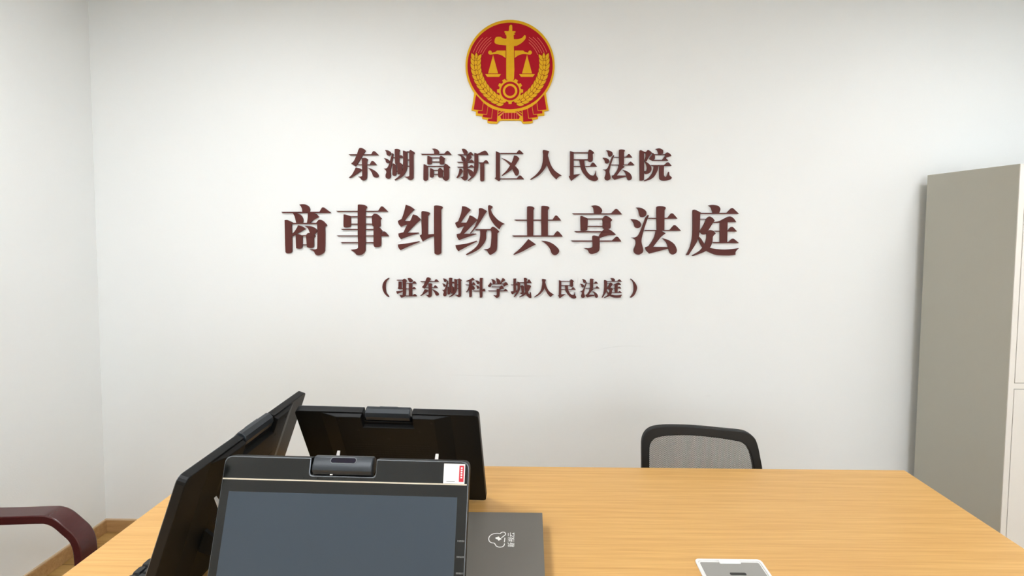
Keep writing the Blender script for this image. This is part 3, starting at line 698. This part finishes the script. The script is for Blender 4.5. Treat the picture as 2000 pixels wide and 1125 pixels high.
# crop pixels -> top of the box
def LG(u, v):
    return (-.0971+(u-645)*.000184+(v-545)*.0000125, -1.2338-(v-545)*.0002885)
LZ = 0
def strip(bm, pts, wd, closed=False, z=(.0398, .0404)):
    n = len(pts)
    P = [Vector(LG(*p)) for p in pts]; Lf, Rt = [], []
    for i in range(n):
        a = P[i-1] if (i > 0 or closed) else P[i]; b_ = P[(i+1) % n] if (i < n-1 or closed) else P[i]
        d = (b_-a).normalized(); nn = Vector((-d.y, d.x))*wd/2; Lf.append(P[i]+nn); Rt.append(P[i]-nn)
    global LZ
    LZ += .00001; z = (z[0], z[1]+LZ)
    rows = [[bm.verts.new((q.x, q.y, zz)) for q in S] for S in (Lf, Rt) for zz in z]
    m_ = n if closed else n-1
    for i in range(m_):
        j = (i+1) % n
        bm.faces.new((rows[1][i], rows[1][j], rows[3][j], rows[3][i])); bm.faces.new((rows[0][i], rows[0][j], rows[1][j], rows[1][i])); bm.faces.new((rows[2][i], rows[2][j], rows[3][j], rows[3][i]))
bm = bmesh.new()
def opn(pts): return smooth_open(pts)
def smooth_open(pts, n=5):
    o = []
    for i in range(len(pts)-1):
        p0 = pts[max(0, i-1)]; p1 = pts[i]; p2 = pts[i+1]; p3 = pts[min(len(pts)-1, i+2)]
        for k in range(n):
            s = k/n
            o.append(tuple(.5*((2*p1[c])+(-p0[c]+p2[c])*s+(2*p0[c]-5*p1[c]+4*p2[c]-p3[c])*s*s+(-p0[c]+3*p1[c]-3*p2[c]+p3[c])*s**3) for c in (0, 1)))
    o.append(pts[-1]); return o
cl = smooth_open([(870,562),(858,545),(832,541),(810,550),(797,562),(760,558),(710,565),(668,590),(650,628),(660,665),(690,686),(722,690),(738,706),(752,727),(785,741),(828,738),(852,718),(858,695)])
strip(bm, cl, .0022)
strip(bm, [(870,562),(868,578),(815,620)], .0022); strip(bm, [(862,618),(856,678)], .0022)
strip(bm, [(752,620),(800,640)], .0075); strip(bm, [(738,628),(760,614)], .003); strip(bm, [(775,655),(815,630)], .003); strip(bm, [(772,605),(788,618)], .003)
obj('cloud_logo', bm, M_logo, gb, label='white cloud and gavel logo')
# three small characters that read upwards; strokes in (along, across) units of 60 x 92
glyphs = {
 'a': [[(4,14),(28,14)],[(15,4),(17,14)],[(8,20),(11,34)],[(24,20),(21,34)],[(2,38),(30,38)],[(2,56),(30,56)],[(16,40),(16,90)],[(10,62),(3,80)],[(22,62),(29,80)],[(38,12),(58,6)],[(38,10),(38,60),(33,90)],[(38,40),(60,40)],[(50,42),(50,90)]],
 'b': [[(12,4),(16,14)],[(3,24),(24,24)],[(24,24),(4,56)],[(14,42),(14,90)],[(17,46),(26,58)],[(33,60),(33,8),(56,8),(56,60)],[(45,20),(45,56)],[(42,58),(38,74),(28,90)],[(49,60),(49,86),(61,86),(61,74)]],
 'c': [[(8,10),(54,10)],[(2,38),(60,38)],[(26,40),(12,60),(8,86),(52,86)],[(44,62),(56,90)]]}
bm = bmesh.new()
for gk, base in (('a', 740), ('b', 674), ('c', 608)):
    for s in glyphs[gk]:
        strip(bm, [(896+q[1], base-q[0]) for q in s], .00125 if gk != 'c' else .0015)
obj('printed_name', bm, M_logo, gb, label='small white characters beside the logo')

# ------------------------------------------------------------------ desk power box
pb = thing('desk_power_box', 'white framed grey power box set in the tabletop at the picture bottom', 'socket box', (.4765, -1.333, .75))
bm = bmesh.new(); A = rounded(-.079, .079, -.064, .064, .010); B = rounded(-.0735, .0735, -.0585, .0585, .007); n = len(A)
va = [bm.verts.new((p[0], p[1], .0002)) for p in A]; vb = [bm.verts.new((p[0], p[1], .003)) for p in A]; vc = [bm.verts.new((p[0], p[1], .003)) for p in B]; vd = [bm.verts.new((p[0], p[1], .0002)) for p in B]
for i in range(n):
    j = (i+1) % n
    for a, b_ in ((va, vb), (vb, vc), (vc, vd)): bm.faces.new((a[i], a[j], b_[j], b_[i]))
obj('frame', bm, M_white, pb, label='white frame')
bm = bmesh.new(); prism(bm, rounded(-.0725, .0725, -.0575, .0575, .006), .0001, .0012, 'xy'); obj('lid', bm, M_white, pb)
bm = bmesh.new(); prism(bm, rounded(-.0695, .0695, -.056, .0535, .004), .0011, .0016, 'xy'); obj('tray', bm, M_tray, pb, label='grey metal tray')
bm = bmesh.new(); prism(bm, rounded(-.024, .027, .048, .0585, .003), .0016, .0034, 'xy'); obj('pull_tab', bm, M_white, pb, bevel=.0006)
bm = bmesh.new(); prism(bm, rounded(-.0135, .0240, .010, .0185, .0035), .0015, .0018, 'xy'); obj('finger_slot', bm, M_gap, pb, label='dark slot')

# ------------------------------------------------------------------ black mesh task chair behind the table
oc = [(.398,.60),(.3975,.696),(.396,.784),(.401,.812),(.415,.834),(.438,.847),(.479,.8545),(.542,.857),(.605,.8545),(.677,.847),(.731,.840),(.758,.832),(.785,.812),(.799,.782),(.809,.742),(.819,.696),(.826,.60),(.80,.52),(.75,.475),(.61,.46),(.47,.475),(.415,.52)]
oi = [(.423,.60),(.4225,.696),(.4215,.770),(.4255,.790),(.437,.806),(.455,.8145),(.487,.8215),(.542,.8255),(.605,.8230),(.668,.8150),(.712,.8065),(.738,.799),(.758,.782),(.770,.762),(.779,.735),(.787,.696),(.793,.60),(.772,.54),(.735,.505),(.61,.495),(.485,.505),(.442,.54)]
CX, CY = .61, -.70
def cury(x): return -.9*(x-CX)**2*0+.55*(x-CX)**2
ch = thing('task_chair', 'black mesh-back task chair tucked behind the oak table', 'chair', (CX, CY-.20, 0))
oy = .20
so, si = smooth_path(oc), smooth_path(oi)
bm = bmesh.new(); R = []
for S, d0 in ((so, 0), (si, 0)):
    for d in (-.011, .011): R.append([bm.verts.new((p[0]-CX, oy+d+cury(p[0])-cury(.40), p[1])) for p in S])
n = len(so)
for i in range(n):
    j = (i+1) % n
    for a, b_ in ((0, 2), (1, 3), (0, 1), (2, 3)): bm.faces.new((R[a][i], R[a][j], R[b_][j], R[b_][i]))
obj('backrest_frame', bm, M_chair, ch, smooth=50, bevel=.003)
bm = bmesh.new(); ctr = (.61, .66); rings = []
for s in (1.0, .8, .6, .4, .2):
    rings.append([bm.verts.new((ctr[0]+(p[0]-ctr[0])*s-CX, oy+cury(ctr[0]+(p[0]-ctr[0])*s)-cury(.40), ctr[1]+(p[1]-ctr[1])*s)) for p in si])
for a, b_ in zip(rings, rings[1:]):
    for i in range(n): j = (i+1) % n; bm.faces.new((a[i], a[j], b_[j], b_[i]))
bm.faces.new(rings[-1]); obj('mesh_back', bm, M_mesh, ch, smooth=60, label='grey see-through mesh')
bm = bmesh.new(); prism(bm, rounded(-.225, .225, -.26, .17, .07, 6), .44, .50, 'xy'); obj('seat', bm, M_fab, ch, bevel=.018, seg=4, smooth=40)
bm = bmesh.new(); prism(bm, [(.16,.40),(.245,.42),(.235,.56),(.205,.56),(.20,.45),(.16,.438)], -.03, .03, 'yz'); box(bm, -.10, .10, -.10, .18, .405, .44); obj('back_bracket', bm, M_chair, ch, bevel=.003)
bm = bmesh.new(); cyl(bm, (0, 0, .10), .025, .31); obj('gas_column', bm, M_chair, ch, smooth=40)
bm = bmesh.new(); cyl(bm, (0, 0, .07), .045, .05)
for k in range(5):
    a = 2*PI*k/5+.3; ca, sa = math.cos(a), math.sin(a); q = []
    for rr_, wd, z0, z1 in ((.03, .022, .075, .115), (.27, .013, .065, .085)):
        for sgn in (-1, 1):
            for z in (z0, z1): q.append(bm.verts.new((ca*rr_-sa*wd*sgn, sa*rr_+ca*wd*sgn, z)))
    for f in ((0,1,3,2),(4,6,7,5),(0,4,5,1),(2,3,7,6),(0,2,6,4),(1,5,7,3)): bm.faces.new([q[i] for i in f])
obj('star_base', bm, M_chair, ch)
for k in range(5):
    a = 2*PI*k/5+.3; bm = bmesh.new(); cyl(bm, (-.012, 0, 0), .026, .024, 18, 'x'); o = obj('caster', bm, M_chair, ch, smooth=40); o.location = (.27*math.cos(a), .27*math.sin(a), .0265+.012); o.location.z = .0262; o.rotation_euler = (0, 0, a)

# ------------------------------------------------------------------ mahogany armchair at the left
ac = thing('wooden_armchair', 'dark red wooden armchair with curved armrest at the left picture edge', 'armchair', (-1.72, -1.13, 0))
armc = [(-.30,.600),(-.12,.607),(.05,.612),(.165,.6175),(.198,.616),(.228,.604),(.260,.577),(.286,.551),(.300,.520),(.305,.480),(.306,.40),(.300,.20),(.285,.0)]
def bent(bm, pts, th, y0, y1):
    sp_ = smooth_open(pts, 5); top_, low = [], []
    for i, p in enumerate(sp_):
        a = Vector(sp_[max(0, i-1)]); b_ = Vector(sp_[min(len(sp_)-1, i+1)]); d = (b_-a).normalized(); nn = Vector((d.y, -d.x))
        q = Vector(p)+nn*th; top_.append(p); low.append((q.x, q.y))
    rows = [[bm.verts.new((q[0], y, q[1])) for q in S] for S in (top_, low) for y in (y0, y1)]
    for i in range(len(sp_)-1):
        for a, b_ in ((0, 1), (2, 3), (0, 2), (1, 3)): bm.faces.new((rows[a][i], rows[a][i+1], rows[b_][i+1], rows[b_][i]))
    for e in (0, -1): bm.faces.new((rows[0][e], rows[1][e], rows[3][e], rows[2][e]))
for y0, y1 in ((.230, .290), (-.290, -.230)):
    bm = bmesh.new(); bent(bm, armc, .027, y0, y1); obj('armrest', bm, M_mahog, ac, smooth=35, bevel=.003, label='curved glossy red-brown armrest')
bm = bmesh.new(); prism(bm, rounded(-.27, .25, -.222, .20, .03), .35, .42, 'xy'); obj('seat', bm, M_leather, ac, bevel=.02, seg=4, smooth=40)
bm = bmesh.new(); prism(bm, [(-.27,.43),(-.23,.43),(-.285,.98),(-.325,.98)], -.228, .228); obj('backrest', bm, M_leather, ac, bevel=.012, seg=3, smooth=40)
for s in (-1, 1):
    bm = bmesh.new(); prism(bm, [(-.30,0),(-.265,0),(-.255,.35),(-.30,.62),(-.335,.62),(-.30,.35)], s*.26-.03, s*.26+.03); obj('rear_leg', bm, M_mahog, ac, bevel=.003)
obj('front_rail', bx(.235, .262, -.229, .229, .30, .349), M_mahog, ac)

# ------------------------------------------------------------------ steel cabinet
KX, KY0, KY1, KZ = 1.8604, -.4968, -.0504, 1.7926
kx1 = KX+.85
cb = thing('steel_cabinet', 'tall grey steel filing cabinet standing against the wall at the right', 'cabinet', (0, 0, 0))
bm = bmesh.new(); box(bm, KX, kx1, KY0, KY1, .0, KZ); obj('body', bm, M_cab, cb, bevel=.0012)
F0, F1 = KY0-.0008, KY0-.0030
bm = bmesh.new()
for a in ((KX+.0005, KX+.0215, .001, KZ-.0005), (kx1-.0215, kx1-.0005, .001, KZ-.0005), (KX+.0215, kx1-.0215, KZ-.024, KZ-.0005), (KX+.0215, kx1-.0215, .924, .946), (KX+.0215, kx1-.0215, .001, .06)):
    box(bm, a[0], a[1], F1, KY0, a[2], a[3])
obj('front_frame', bm, M_cab_lit, cb, label='front frame, coloured paler as if lit')
midx = (KX+kx1)/2
for (z0, z1) in ((.948, KZ-.026), (.062, .922)):
    for x0, x1, hs in ((KX+.0235, midx-.001, 1), (midx+.001, kx1-.0235, -1)):
        d = obj('door', bx(x0, x1, F1-.001, KY0+.0, z0, z1), M_cab_lit, cb, bevel=.0012)
        hx_ = x1-.05 if hs > 0 else x0+.05
        zc = z0+.18 if z0 > .5 else z1-.18
        obj('handle', bx(hx_-.012, hx_+.012, F1-.016, F1-.001, zc-.06, zc+.06), M_steel, d, bevel=.003, label='metal handle')
        if z0 < .5 and hs > 0:
            obj('card_holder', bx(KX+.0665, KX+.135, F1-.0035, F1-.001, .815, .862), M_steel, d, bevel=.0008, label='small metal card holder')
obj('shadow_gap', bx(KX+.0215, kx1-.0215, KY0-.0004, KY0-.0001, .06, KZ-.024), M_gap, cb)
